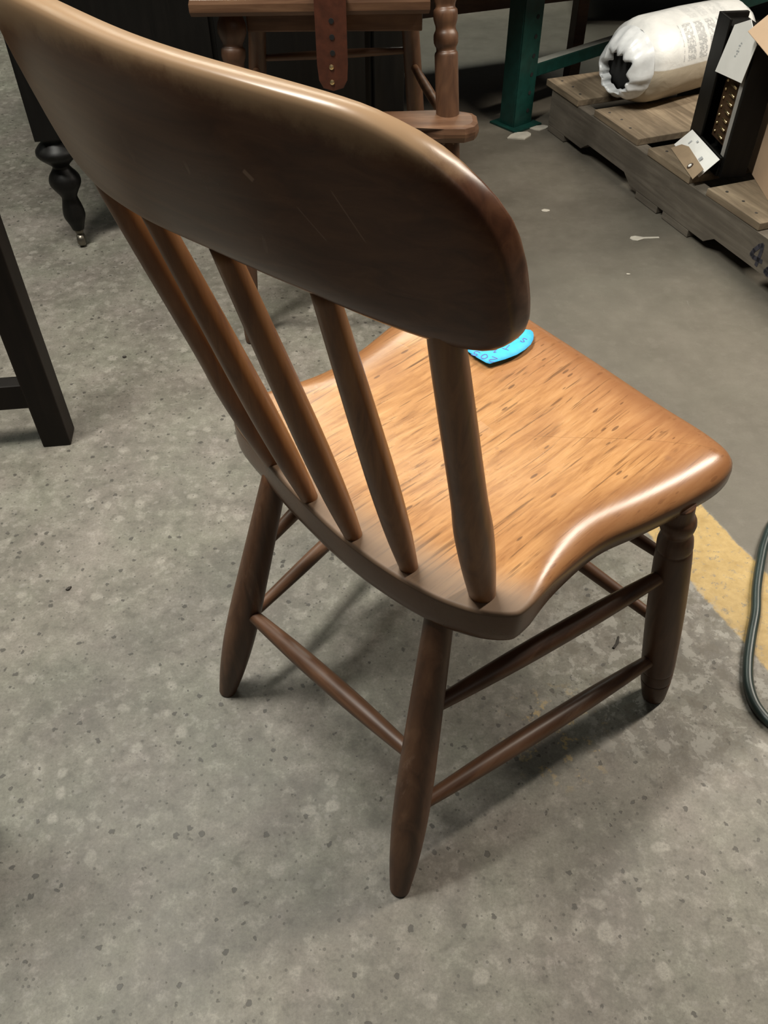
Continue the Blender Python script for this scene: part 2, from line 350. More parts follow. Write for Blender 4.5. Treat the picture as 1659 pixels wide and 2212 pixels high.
# ------------------------------------------------------------------ mesh helpers
def obj(name, bm, mat, parent=None, smooth_shade=False, loc=None, rot=None):
    bmesh.ops.recalc_face_normals(bm, faces=bm.faces[:])
    me = bpy.data.meshes.new(name); bm.to_mesh(me); bm.free()
    me.materials.append(MATS[mat])
    if smooth_shade:
        for p in me.polygons: p.use_smooth = True
    o = bpy.data.objects.new(name, me); COL.objects.link(o)
    if parent: o.parent = parent
    if loc is not None: o.location = loc
    if rot is not None: o.rotation_euler = rot
    return o
def tag(o, label, cat, group=None):
    o['label'] = label; o['category'] = cat
    if group: o['group'] = group
    return o
def thing(name, label, cat, loc=(0, 0, 0), rotz=0.0, group=None):
    o = bpy.data.objects.new(name, None); COL.objects.link(o)
    o.location = loc; o.rotation_euler = (0, 0, rotz); o.empty_display_size = 0.1
    return tag(o, label, cat, group)
def box(bm, x0, x1, y0, y1, z0, z1, bev=0.0, M=None):
    b2 = bmesh.new()
    vs_ = [b2.verts.new((x, y, z)) for x in (x0, x1) for y in (y0, y1) for z in (z0, z1)]
    for f in ((0, 1, 3, 2), (4, 6, 7, 5), (0, 4, 5, 1), (2, 3, 7, 6), (0, 2, 6, 4), (1, 5, 7, 3)):
        b2.faces.new([vs_[i] for i in f])
    if bev: bmesh.ops.bevel(b2, geom=b2.edges[:], offset=bev, segments=2, affect='EDGES', profile=0.6)
    if M is not None: bmesh.ops.transform(b2, matrix=M, verts=b2.verts[:])
    tmp = bpy.data.meshes.new('tmp'); b2.to_mesh(tmp); b2.free(); bm.from_mesh(tmp); bpy.data.meshes.remove(tmp)
    return bm
def catmull(pts, n):
    """open catmull-rom through tuples, n samples per span"""
    out = []
    P = [pts[0]] + list(pts) + [pts[-1]]
    for i in range(1, len(P) - 2):
        for k in range(n):
            t = k / n; r = []
            for a, b_, c, d in zip(P[i - 1], P[i], P[i + 1], P[i + 2]):
                r.append(0.5 * ((2 * b_) + (-a + c) * t + (2 * a - 5 * b_ + 4 * c - d) * t * t + (-a + 3 * b_ - 3 * c + d) * t ** 3))
            out.append(tuple(r))
    out.append(tuple(pts[-1])); return out
def lathe(bm, A, B, prof, seg=20, sm=4, wob=0.0):
    """turned piece from A to B; prof = [(t, radius)...]"""
    A = Vector(A); B = Vector(B); ax = (B - A)
    q = ax.normalized().to_track_quat('Z', 'Y')
    pr = catmull(prof, sm) if sm > 1 else prof
    rings = []
    for t_, r in pr:
        c = A + ax * t_
        rings.append([bm.verts.new(c + q @ Vector((r * math.cos(2 * PI * k / seg), r * math.sin(2 * PI * k / seg), 0))) for k in range(seg)])
    for r0, r1 in zip(rings, rings[1:]):
        for k in range(seg): bm.faces.new((r0[k], r0[(k + 1) % seg], r1[(k + 1) % seg], r1[k]))
    bm.faces.new(rings[0][::-1]); bm.faces.new(rings[-1])
    return bm
def tube(bm, pts, r, seg=10):
    pts = [Vector(p) for p in pts]; rings = []
    for i, p in enumerate(pts):
        d = (pts[min(i + 1, len(pts) - 1)] - pts[max(i - 1, 0)]).normalized()
        s = d.cross(Vector((0, 0, 1))).normalized() if abs(d.z) < 0.95 else Vector((1, 0, 0)); u = s.cross(d).normalized()
        rings.append([bm.verts.new(p + s * r * math.cos(2 * PI * k / seg) + u * r * math.sin(2 * PI * k / seg)) for k in range(seg)])
    for r0, r1 in zip(rings, rings[1:]):
        for k in range(seg): bm.faces.new((r0[k], r0[(k + 1) % seg], r1[(k + 1) % seg], r1[k]))
    bm.faces.new(rings[0][::-1]); bm.faces.new(rings[-1]); return bm
def prism(bm, outline, z0, z1, bev=0.0):
    b2 = bmesh.new()
    a = [b2.verts.new((x, y, z0)) for x, y in outline]; c = [b2.verts.new((x, y, z1)) for x, y in outline]
    n = len(a); b2.faces.new(a[::-1]); b2.faces.new(c)
    for i in range(n): b2.faces.new((a[i], a[(i + 1) % n], c[(i + 1) % n], c[i]))
    if bev:
        bmesh.ops.bevel(b2, geom=[e for e in b2.edges if abs(e.verts[0].co.z - e.verts[1].co.z) < 1e-6], offset=bev, segments=2, affect='EDGES', profile=0.6)
    tmp = bpy.data.meshes.new('tmp'); b2.to_mesh(tmp); b2.free(); bm.from_mesh(tmp); bpy.data.meshes.remove(tmp); return bm
def interp(tab, x):
    if x <= tab[0][0]: return tab[0][1:]
    for a, b_ in zip(tab, tab[1:]):
        if x <= b_[0]:
            k = (x - a[0]) / (b_[0] - a[0]); return tuple(p + (q - p) * k for p, q in zip(a[1:], b_[1:]))
    return tab[-1][1:]
def sstep(a, b_, x):
    k = min(1, max(0, (x - a) / (b_ - a))); return k * k * (3 - 2 * k)
def BM(): return bmesh.new()

# ------------------------------------------------------------------ floor
bm = BM()
v = [bm.verts.new(c) for c in ((-6, -4, 0), (6, -4, 0), (6, 9, 0), (-6, 9, 0))]; bm.faces.new(v)
fl = obj('floor', bm, 'concrete'); fl['kind'] = 'structure'

# ------------------------------------------------------------------ the plank-seat chair
YAW = math.radians(43.5)
chair = thing('wooden_chair', 'worn plank-seat chair with honey brown seat, broad curved crest rail and spindle back', 'chair', (-0.1046, 0.5188, 0), YAW - PI / 2)

# seat outline (right rear corner, forward along the right, across the front, back down the left, along the rear)
SO = [(0.183, 0.128), (0.190, 0.150), (0.184, 0.205), (0.184, 0.272), (0.200, 0.334), (0.215, 0.400), (0.221, 0.452), (0.210, 0.488),
      (0.172, 0.505), (0.097, 0.515), (0.0, 0.531), (-0.10, 0.545), (-0.17, 0.553), (-0.225, 0.545), (-0.256, 0.512), (-0.258, 0.455),
      (-0.249, 0.393), (-0.236, 0.325), (-0.232, 0.272), (-0.240, 0.193), (-0.248, 0.155), (-0.244, 0.131), (-0.212, 0.112), (-0.150, 0.100),
      (-0.082, 0.089), (0.014, 0.082), (0.097, 0.089), (0.150, 0.105)]
def closed_catmull(pts, n):
    L = len(pts); out = []
    for i in range(L):
        p = [pts[(i + j - 1) % L] for j in range(4)]
        for k in range(n):
            t = k / n
            out.append(tuple(0.5 * ((2 * b_) + (-a + c) * t + (2 * a - 5 * b_ + 4 * c - d) * t * t + (-a + 3 * b_ - 3 * c + d) * t ** 3) for a, b_, c, d in zip(*p)))
    return out
def seat_mesh():
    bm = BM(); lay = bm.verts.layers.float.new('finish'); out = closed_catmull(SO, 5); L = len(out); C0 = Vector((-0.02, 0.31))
    nrm = []
    for i in range(L):
        d = Vector(out[(i + 1) % L]) - Vector(out[i - 1]); n = Vector((-d.y, d.x)).normalized(); nrm.append(n)
    roll, drop, top = [], [], []
    for x, y in out:
        rear = 1 - sstep(0.112, 0.25, y - 0.02)
        roll.append(0.004 * rear + 0.040 * (1 - rear)); drop.append(0.0045 * rear + 0.023 * (1 - rear))
        top.append(0.411 + 0.004 * sstep(0.10, 0.30, y) - 0.006 * sstep(0.44, 0.55, y))
    rings = []
    def ring(fn):
        rings.append([bm.verts.new(fn(i)) for i in range(L)])
    def at(i, off, z):
        p = Vector(out[i]) + nrm[i] * off; return (p.x, p.y, z)
    kk = [1 if r < 0.01 else (1 + 5 * (r - 0.005) / 0.035) for r in roll]
    ring(lambda i: at(i, 0.006 * kk[i], 0.366)); ring(lambda i: at(i, 0.0025 * kk[i], 0.3675)); ring(lambda i: at(i, 0.0008 * kk[i], 0.372)); ring(lambda i: at(i, 0.0, 0.380))
    for k in range(0, 7):
        a = PI / 2 * k / 6
        ring(lambda i: at(i, roll[i] * (1 - math.cos(a)), top[i] - drop[i] * (1 - math.sin(a))))
    last = [(v.co.x, v.co.y, v.co.z) for v in rings[-1]]
    for s in (0.9, 0.8, 0.68, 0.55, 0.4, 0.25, 0.1):
        def fn(i, s=s):
            x = C0.x + (last[i][0] - C0.x) * s; y = C0.y + (last[i][1] - C0.y) * s
            dish = 0.012 * (1 - sstep(0.15, 1.0, math.hypot((x + 0.02) / 0.20, (y - 0.33) / 0.20)))
            zt = 0.411 + 0.004 * sstep(0.10, 0.30, y) - 0.006 * sstep(0.44, 0.55, y); zz = zt + (last[i][2] - zt) * s * s * s
            return (x, y, zz - dish)
        ring(fn)
    for r0, r1 in zip(rings, rings[1:]):
        for k in range(L): bm.faces.new((r0[k], r0[(k + 1) % L], r1[(k + 1) % L], r1[k]))
    bm.faces.new(rings[0][::-1]); bm.faces.new(rings[-1])
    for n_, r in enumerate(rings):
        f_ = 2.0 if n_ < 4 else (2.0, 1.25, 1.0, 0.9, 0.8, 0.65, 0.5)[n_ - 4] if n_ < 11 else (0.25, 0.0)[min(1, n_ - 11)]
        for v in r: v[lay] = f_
    return bm
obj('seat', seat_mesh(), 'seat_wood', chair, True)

# crest rail: (x, z bottom, z top)
CR = [(-0.2035, 0.795, 0.835), (-0.2025, 0.770, 0.860), (-0.199, 0.756, 0.876), (-0.190, 0.747, 0.886), (-0.175, 0.745, 0.891), (-0.15, 0.745, 0.893), (-0.08, 0.751, 0.894),
      (0.0, 0.757, 0.890), (0.08, 0.753, 0.887), (0.13, 0.746, 0.883), (0.155, 0.743, 0.877), (0.175, 0.742, 0.867), (0.192, 0.744, 0.851), (0.203, 0.751, 0.834), (0.2085, 0.763, 0.815), (0.2105, 0.778, 0.795)]
def crest_y(x, z): return 0.0 + 0.10 * x + 0.85 * x * x - 0.27 * (z - 0.745)
def crest_mesh():
    bm = BM(); xs = []
    for a, b_ in zip(CR, CR[1:]):
        n = max(2, int((b_[0] - a[0]) / 0.008))
        xs += [a[0] + (b_[0] - a[0]) * k / n for k in range(n)]
    xs.append(CR[-1][0])
    # smooth table through catmull on index
    tab = catmull(CR, 12)
    rings = []; S = 40
    for x in xs:
        zb, zt = interp(tab, x)
        e = min((x - CR[0][0]) / 0.012, (CR[-1][0] - x) / 0.012, 1.0)
        th = 0.0148 * (0.35 + 0.65 * math.sqrt(max(0, 1 - (1 - max(0, e)) ** 2)))
        zc = (zb + zt) / 2; hh = (zt - zb) / 2; ring = []
        for k in range(S):
            a = 2 * PI * k / S; ca, sa = math.cos(a), math.sin(a)
            dx = math.copysign(abs(ca) ** 0.45, ca) * th * (1 - 0.08 * max(0, sa))
            dz = math.copysign(abs(sa) ** (0.75 if True else 1), sa)
            # keep the long sides straight: the corner rounding only over about one thickness
            w = math.copysign(min(1.0, abs(sa) ** 0.6), sa)
            z = zc + hh * w
            ring.append(bm.verts.new((x, crest_y(x, z) + dx, z + 0.01 * x)))
        rings.append(ring)
    for r0, r1 in zip(rings, rings[1:]):
        for k in range(S): bm.faces.new((r0[k], r0[(k + 1) % S], r1[(k + 1) % S], r1[k]))
    bm.faces.new(rings[0][::-1]); bm.faces.new(rings[-1]); return bm
obj('crest_rail', crest_mesh(), 'crest_wood', chair, True)

# back posts and spindles
post_prof = [(0, 0.0125), (0.06, 0.0138), (0.2, 0.0162), (0.34, 0.0168), (0.45, 0.0150), (0.6, 0.0140), (0.8, 0.0130), (0.95, 0.0118), (1, 0.0100)]
spin_prof = [(0, 0.0085), (0.05, 0.0098), (0.2, 0.0122), (0.4, 0.0130), (0.6, 0.0120), (0.8, 0.0105), (1, 0.0088)]
for (bx, by), tx, nm in (((0.148, 0.133), 0.165, 'back_post'), ((0.077, 0.106), 0.085, 'spindle'), ((0.008, 0.096), 0.0, 'spindle'), ((-0.064, 0.099), -0.085, 'spindle'), ((-0.139, 0.111), -0.166, 'back_post')):
    bm = BM(); lathe(bm, (bx, by, 0.402), (tx, crest_y(tx, 0.757), 0.760), post_prof if nm == 'back_post' else spin_prof, 20)
    obj(nm, bm, 'spindle_wood', chair, True)

# legs
rear_prof = [(0, 0.0118), (0.02, 0.0128), (0.12, 0.0172), (0.26, 0.0205), (0.42, 0.0208), (0.6, 0.0190), (0.8, 0.0168), (1, 0.0145)]
front_prof = [(0, 0.0150), (0.015, 0.0162), (0.05, 0.0178), (0.115, 0.0203), (0.122, 0.0196), (0.13, 0.0206), (0.18, 0.0216), (0.188, 0.0208), (0.196, 0.0219), (0.3, 0.0226), (0.45, 0.0232), (0.6, 0.0230), (0.74, 0.0218),
              (0.80, 0.0208), (0.812, 0.0196), (0.825, 0.0206), (0.855, 0.0196), (0.875, 0.0172), (0.885, 0.0165), (0.90, 0.0190), (0.918, 0.0204), (0.935, 0.0196), (0.948, 0.0170), (0.965, 0.0162), (1, 0.0165)]
LEG = {'RR': ((0.183, -0.008, 0), (0.107, 0.123, 0.385)), 'RL': ((-0.183, 0.008, 0), (-0.147, 0.116, 0.385)),
       'FR': ((0.242, 0.438, 0), (0.203, 0.397, 0.385)), 'FL': ((-0.268, 0.475, 0), (-0.225, 0.405, 0.385))}
for k, (a, b_) in LEG.items():
    bm = BM(); lathe(bm, a, b_, rear_prof if k[0] == 'R' else front_prof, 22, 3)
    lo = min(v.co.z for v in bm.verts)
    for v in bm.verts: v.co.z = max(v.co.z, 0.0)
    obj('leg', bm, 'leg_wood', chair, True)
def onleg(k, z):
    a, b_ = Vector(LEG[k][0]), Vector(LEG[k][1]); return a + (b_ - a) * (z / b_.z)
st_prof = [(0, 0.0068), (0.06, 0.0085), (0.3, 0.0115), (0.5, 0.0122), (0.7, 0.0115), (0.94, 0.0085), (1, 0.0068)]
for ka, za, kb, zb_, mt in (('RR', 0.246, 'FR', 0.272, 'stretcher_wood'), ('RR', 0.116, 'FR', 0.100, 'stretcher_wood'), ('RL', 0.162, 'RR', 0.184, 'stretcher_wood_cross'),
                            ('RL', 0.262, 'FL', 0.280, 'stretcher_wood'), ('RL', 0.135, 'FL', 0.115, 'stretcher_wood'),
                            ('FR', 0.288, 'FL', 0.285, 'stretcher_wood_cross'), ('FR', 0.165, 'FL', 0.170, 'stretcher_wood_cross')):
    bm = BM(); lathe(bm, onleg(ka, za), onleg(kb, zb_), [(t_, r * (0.86 if ka[0] == 'F' or kb == 'FL' else 1)) for t_, r in st_prof], 16)
    obj('stretcher', bm, mt, chair, True)

# ------------------------------------------------------------------ blue tape note on the seat
CW = chair.matrix_basis
def cw(x, y, z): return Matrix.Translation((-0.1046, 0.5188, 0)) @ Matrix.Rotation(YAW - PI / 2, 4, 'Z') @ Vector((x, y, z))
tape = thing('painters_tape', 'torn piece of blue masking tape with handwriting, stuck on the honey brown seat', 'tape', cw(-0.12, 0.455, 0.4124), YAW - PI / 2)
TO = [(-0.050, -0.012), (-0.046, -0.032), (-0.002, -0.046), (0.030, -0.048), (0.036, -0.040), (0.046, -0.008), (0.044, 0.022), (0.034, 0.040), (0.024, 0.046), (0.012, 0.038), (-0.010, 0.034), (-0.036, 0.020)]
def tape_z(x, y): return 0.0022 + 0.0016 * sstep(0.01, 0.05, x + y * 0.6) + 0.0006 * math.sin(90 * x)
bm = BM()
ring_prev = None; rings = []
for s in (1.0, 0.75, 0.5, 0.25):
    rings.append([bm.verts.new((x * s, y * s, tape_z(x * s, y * s))) for x, y in closed_catmull(TO, 2)])
for r0, r1 in zip(rings, rings[1:]):
    L = len(r0)
    for k in range(L): bm.faces.new((r0[k], r0[(k + 1) % L], r1[(k + 1) % L], r1[k]))
bm.faces.new(rings[-1])
tp = obj('tape_strip', bm, 'blue_tape', tape, True)
sol = tp.modifiers.new('thickness', 'SOLIDIFY'); sol.thickness = 0.0004; sol.offset = -1
GL = {'2': [[(0, .8), (.25, 1), (.6, .9), (.6, .65), (0, 0), (.7, 0)]], '0': [[(.3, 0), (0, .35), (.1, .85), (.4, 1), (.65, .65), (.55, .15), (.3, 0)]],
      '5': [[(.7, 1), (.15, 1), (.1, .6), (.5, .6), (.65, .3), (.4, 0), (0, .1)]], '1': [[(.2, .8), (.4, 1), (.4, 0)]], '4': [[(.5, 0), (.5, 1), (0, .3), (.75, .3)]],
      '-': [[(0, .45), (.6, .5)]], 'm': [[(0, 0), (.05, .65), (.2, .6), (.3, 0)], [(.3, .4), (.45, .65), (.55, 0)], [(.55, .4), (.75, .65), (.85, 0)]],
      'S': [[(.6, .9), (.3, 1), (.1, .75), (.5, .4), (.45, .08), (0, .1)]], 'T': [[(0, 1), (.8, 1)], [(.4, 1), (.4, 0)]]}
def write(bm, text, org, direction, size, width, zf):
    d = Vector(direction).normalized(); u = Vector((-d.y, d.x)); x0 = 0.0
    for ch in text:
        if ch != ' ':
            for st in GL[ch]:
                pts = catmull(st, 3) if len(st) > 2 else st
                P = [Vector(org) + d * (x0 + px * size) + u * (py * size) for px, py in pts]
                for a, b_ in zip(P, P[1:]):
                    t = (b_ - a); 
                    if t.length < 1e-6: continue
                    t.normalize(); n = Vector((-t.y, t.x)) * width / 2
                    q = [a - n - t * width * .3, b_ - n + t * width * .3, b_ + n + t * width * .3, a + n - t * width * .3]
                    bm.faces.new([bm.verts.new((p.x, p.y, zf(p.x, p.y))) for p in q])
        x0 += size * 1.15
    return bm
bm = BM(); zf = lambda x, y: tape_z(x, y) + 0.00025
# written to be read from the front of the chair
D_ = (-0.97, -0.22)
write(bm, '205', (0.034, -0.0315), D_, 0.0105, 0.0012, zf)
write(bm, '14 -', (0.024, -0.0135), D_, 0.0105, 0.0012, zf)
write(bm, 'Tm', (0.030, 0.002), D_, 0.0105, 0.0012, zf)
write(bm, 'S-S', (0.034, 0.027), D_, 0.0090, 0.0014, zf)
obj('handwriting', bm, 'pencil', tape)

# ------------------------------------------------------------------ power cord
bm = BM()
cp = [(0.95, 1.16), (0.74, 1.06), (0.665, 0.985), (0.628, 0.93), (0.602, 0.877), (0.582, 0.83), (0.566, 0.784), (0.545, 0.738), (0.526, 0.692), (0.515, 0.652), (0.517, 0.615), (0.538, 0.585), (0.60, 0.555), (0.72, 0.53)]
tube(bm, [(x, y, 0.0078) for x, y in catmull(cp, 6)], 0.0075, 12)
cord = thing('power_cord', 'dark green electric cord curving over the yellow floor line', 'cord', (0, 0, 0))
cable = obj('cable', bm, 'cord_green', cord, True)

# ------------------------------------------------------------------ oak high chair behind
hc = thing('high_chair', 'oak high chair with turned front posts, footrest and hanging leather strap', 'high chair', (-0.075, 1.78, 0))
O = Vector((-0.075, 1.78, 0))
def h(x, y, z): return Vector((x, y, z)) - O
tp_prof = [(0, 0.011), (0.03, 0.014), (0.2, 0.020), (0.5, 0.0215), (0.76, 0.0215), (0.80, 0.021), (0.805, 0.0185), (0.815, 0.0185), (0.825, 0.022), (0.845, 0.022), (0.855, 0.0185), (0.865, 0.0185), (0.88, 0.0215), (0.90, 0.0215), (0.905, 0.018), (0.915, 0.018), (0.94, 0.025), (0.965, 0.0245), (0.985, 0.019), (1, 0.018)]
HL = {'fl': (h(-0.283, 1.53, 0), h(-0.262, 1.655, 0.603)), 'fr': (h(0.150, 1.535, 0), h(0.111, 1.690, 0.66)), 'rl': (h(-0.315, 2.02, 0), h(-0.235, 1.835, 0.60)), 'rr': (h(0.105, 2.03, 0), h(0.052, 1.850, 0.60))}
for k, (a, b_) in HL.items():
    bm = BM(); lathe(bm, a, b_, tp_prof if k[0] == 'f' else [(0, 0.011), (0.03, 0.014), (0.3, 0.018), (0.7, 0.0185), (1, 0.016)], 18, 2)
    for v in bm.verts: v.co.z = max(v.co.z, 0)
    obj('leg', bm, 'oak', hc, True)
def hon(k, z): a, b_ = HL[k]; return a + (b_ - a) * (z / b_.z)
for ka, kb, za, zb_, r in (('rl', 'rr', 0.455, 0.465, 0.008), ('rr', 'fr', 0.435, 0.415, 0.009), ('rl', 'fl', 0.435, 0.415, 0.009), ('rl', 'rr', 0.2, 0.2, 0.008), ('fl', 'fr', 0.17, 0.17, 0.009)):
    bm = BM(); lathe(bm, hon(ka, za), hon(kb, zb_), [(0, r * .8), (0.5, r * 1.1), (1, r * .8)], 12)
    obj('stretcher', bm, 'oak_cross', hc, True)
bm = BM(); prism(bm, [(x + 0.075 - 0.0, y - 1.78) for x, y in ((-0.325, 1.605), (0.085, 1.615), (0.085, 1.70), (0.06, 1.93), (-0.27, 1.93), (-0.325, 1.69))], 0.602, 0.630, 0.008)
obj('seat', bm, 'oak_cross', hc)
bm = BM(); box(bm, -0.165, 0.150, -0.105, -0.087, 0.560, 0.602, 0.003); obj('apron', bm, 'oak_cross', hc)
bm = BM(); box(bm, -0.14, 0.11, 0.055, 0.071, 0.550, 0.602, 0.003); obj('apron', bm, 'oak_cross', hc)
for k in ('rl', 'rr'):
    a, b_ = HL[k]
    bm = BM(); lathe(bm, Vector((b_.x, b_.y + 0.005, 0.615)), Vector((b_.x * 1.1, b_.y + 0.07, 0.95)), [(0, 0.014), (0.3, 0.018), (0.7, 0.017), (1, 0.012)], 14, 2)
    obj('back_post', bm, 'oak', hc, True)
bm = BM(); box(bm, -0.19, 0.16, 0.115, 0.133, 0.86, 0.96, 0.006); obj('back_rail', bm, 'oak_cross', hc)
# footrest with two rounded, swelling ends
fo = []
for x, y0, y1 in ((-0.260, -0.185, -0.150), (-0.250, -0.205, -0.136), (-0.215, -0.212, -0.128), (-0.15, -0.198, -0.132), (0.0, -0.190, -0.135), (0.12, -0.198, -0.132), (0.19, -0.216, -0.126), (0.228, -0.216, -0.126), (0.248, -0.203, -0.136), (0.256, -0.185, -0.152)):
    fo.append((x, y0, y1))
bm = BM(); prism(bm, [(x, y0) for x, y0, y1 in fo] + [(x, y1) for x, y0, y1 in reversed(fo)], 0.402, 0.432, 0.012)
obj('footrest', bm, 'oak_cross', hc)
for s in (-1, 1):
    bm = BM(); a = hon('fl' if s < 0 else 'fr', 0.40)
    box(bm, a.x - 0.012, a.x + 0.012, -0.175, a.y, 0.385, 0.405, 0.003); obj('footrest_bracket', bm, 'oak', hc)
# strap
bm = BM()
sl = [(-0.027, 0.634), (-0.027, 0.53), (-0.025, 0.505), (-0.018, 0.492), (0, 0.487), (0.018, 0.492), (0.025, 0.505), (0.027, 0.53), (0.027, 0.634)]
b2 = BM(); prism(b2, sl, 0, 0.004, 0.001)
bmesh.ops.transform(b2, matrix=Matrix.Translation((-0.010, -0.183, 0)) @ Matrix.Rotation(PI / 2, 4, 'X'), verts=b2.verts[:])
strap = obj('strap', b2, 'leather', hc); bm.free()
bm = BM(); box(bm, -0.037, 0.017, -0.187, 0.02, 0.6305, 0.6345, 0.001); obj('strap', bm, 'leather', hc)
for zz in (0.600, 0.575, 0.55):
    bm = BM(); lathe(bm, (-0.009, -0.1866, zz), (-0.009, -0.1880, zz), [(0, 0.0045), (1, 0.0045)], 10, 1); obj('punched_hole', bm, 'hole_black', strap)
for zz in (0.527, 0.502):
    bm = BM(); lathe(bm, (-0.012, -0.1868, zz), (-0.012, -0.1895, zz), [(0, 0.0045), (0.6, 0.004), (1, 0.0015)], 10, 1); obj('rivet', bm, 'brass', strap)

# ------------------------------------------------------------------ dark table at the left edge
st = thing('table_base', 'dark stained table base with square leg and low stretcher at left edge', 'table', (-0.614, 1.216, 0), 0.12)
def sq_leg(x, y):
    bm = BM(); b2 = BM(); w = 0.0255
    box(bm, x - w, x + w, y - w, y + w, 0, 0.66, 0.003); return bm
for x, y in ((0, 0), (-0.62, 0), (0, -0.78), (-0.62, -0.78)): obj('leg', sq_leg(x, y), 'dark_wood', st)
bm = BM(); box(bm, -0.595, -0.025, -0.016, 0.016, 0.085, 0.135, 0.003); obj('stretcher', bm, 'dark_wood', st)
bm = BM(); box(bm, -0.636, -0.604, -0.755, -0.025, 0.085, 0.135, 0.003); obj('stretcher', bm, 'dark_wood', st)
bm = BM(); box(bm, -0.595, -0.025, -0.796, -0.764, 0.085, 0.135, 0.003); obj('stretcher', bm, 'dark_wood', st)
bm = BM(); box(bm, -0.60, -0.02, -0.02, -0.002, 0.56, 0.66, 0.002); obj('apron', bm, 'dark_wood', st)
bm = BM(); box(bm, -0.60, -0.02, -0.778, -0.76, 0.56, 0.66, 0.002); obj('apron', bm, 'dark_wood', st)

# ------------------------------------------------------------------ black cabinet on turned legs, far left
cb = thing('cabinet', 'black wooden cabinet on ball-turned legs with casters behind the crest rail', 'cabinet', (-0.752, 1.96, 0), 0.20)
ball = [(0, 0.014), (0.06, 0.018), (0.16, 0.026), (0.26, 0.023), (0.33, 0.019), (0.38, 0.020), (0.50, 0.036), (0.58, 0.034), (0.66, 0.021), (0.70, 0.022), (0.80, 0.046), (0.86, 0.046), (0.93, 0.030), (0.97, 0.027), (1, 0.03)]
for x, y in ((0, 0), (0.78, 0), (0, 0.5), (0.78, 0.5)):
    bm = BM(); lathe(bm, (x, y, 0.045), (x, y, 0.275), ball, 20, 3); box(bm, x - 0.036, x + 0.036, y - 0.036, y + 0.036, 0.272, 0.78, 0.003)
    lg = obj('leg', bm, 'black_wood', cb)
    for p in lg.data.polygons:
        if max(lg.data.vertices[i].co.z for i in p.vertices) < 0.274: p.use_smooth = True
    bm = BM(); lathe(bm, (x - 0.009, y, 0.017), (x + 0.009, y, 0.017), [(0, 0.013), (0.2, 0.0168), (0.8, 0.0168), (1, 0.013)], 16, 1)
    lathe(bm, (x, y, 0.03), (x, y, 0.05), [(0, 0.008), (1, 0.013)], 12, 1)
    obj('caster', bm, 'caster_steel', lg, True)
bm = BM(); box(bm, 0.037, 0.743, -0.02, 0.52, 0.262, 0.75, 0.004); obj('body', bm, 'black_wood', cb)
for x0, x1 in ((0.055, 0.385), (0.395, 0.725)):
    bm = BM(); box(bm, x0, x1, -0.032, -0.0205, 0.29, 0.73, 0.004); dr = obj('door', bm, 'black_wood', cb)
bm = BM(); box(bm, -0.06, 0.84, -0.06, 0.56, 0.78, 0.81, 0.008); obj('top', bm, 'black_wood', cb)

# pale board standing behind the high chair
pb = BM(); box(pb, -0.035, 0.035, -0.008, 0.008, 0, 0.62, 0.002)
pbo = obj('wooden_board', pb, 'pale_board', None, False, (-0.175, 2.62, 0.0), (0.0, 0, 0.1))
tag(pbo, 'narrow pale upright board seen between the high chair legs', 'board')

# ------------------------------------------------------------------ green storage rack
rk = thing('storage_rack', 'green steel storage rack upright with punched holes and low cross beam', 'rack', (0.435, 2.70, 0), 0.68)
# upright: channel with a perforated front face, local x along the low beam
bm = BM(); box(bm, -0.030, 0.046, -0.002, 0.002, 0.006, 1.9, 0.0008)
up_ = obj('upright', bm, 'green_steel', rk)
bm = BM(); box(bm, -0.032, -0.028, 0.002, 0.060, 0.006, 1.9, 0.0008); obj('flange', bm, 'green_steel', up_)
bm = BM(); box(bm, 0.042, 0.046, 0.002, 0.060, 0.006, 1.9, 0.0008); obj('flange', bm, 'green_steel', up_)
for i in range(6):
    bm = BM(); lathe(bm, (0.024, -0.0021, 0.045 + 0.052 * i), (0.024, -0.0030, 0.045 + 0.052 * i), [(0, 0.0062), (1, 0.0062)], 12, 1); obj('punched_hole', bm, 'hole_black', up_)
bm = BM(); box(bm, -0.05, 0.065, -0.03, 0.085, 0, 0.006, 0.001); obj('base_plate', bm, 'green_steel', rk)
bm = BM(); box(bm, 0.047, 1.3, 0.004, 0.036, 0.135, 0.172, 0.003); obj('beam', bm, 'green_steel', rk)
bm = BM(); box(bm, 0.048, 1.3, 0.006, 0.034, 0.1722, 0.1735, 0.0003); obj('beam_top_lit', bm, 'lit_top_pale', rk)  # pale strip on the green beam: light along its top put into colour
bm = BM(); prism(bm, [(-1.1, 2.40), (0.45, 2.42), (0.98, 2.62), (1.4, 2.75), (1.4, 3.5), (0.5, 3.2), (-1.1, 3.1)], 0.60, 0.64, 0.003)  # unseen shelf, added and overhung to keep lamplight off the back floor
bmesh.ops.transform(bm, matrix=(Matrix.Translation((0.435, 2.70, 0)) @ Matrix.Rotation(0.68, 4, 'Z')).inverted(), verts=bm.verts[:])
obj('shade_shelf', bm, 'brown_wood', rk)

# ------------------------------------------------------------------ wooden pallet
PD = Vector((0.343, -0.938, 0)).normalized()       # along the stringer, towards the camera
pa = math.atan2(PD.y, PD.x)
pal = thing('wooden_pallet', 'weathered wooden pallet with deck boards and notched grey stringer', 'pallet', (0.516, 2.672, 0), pa)
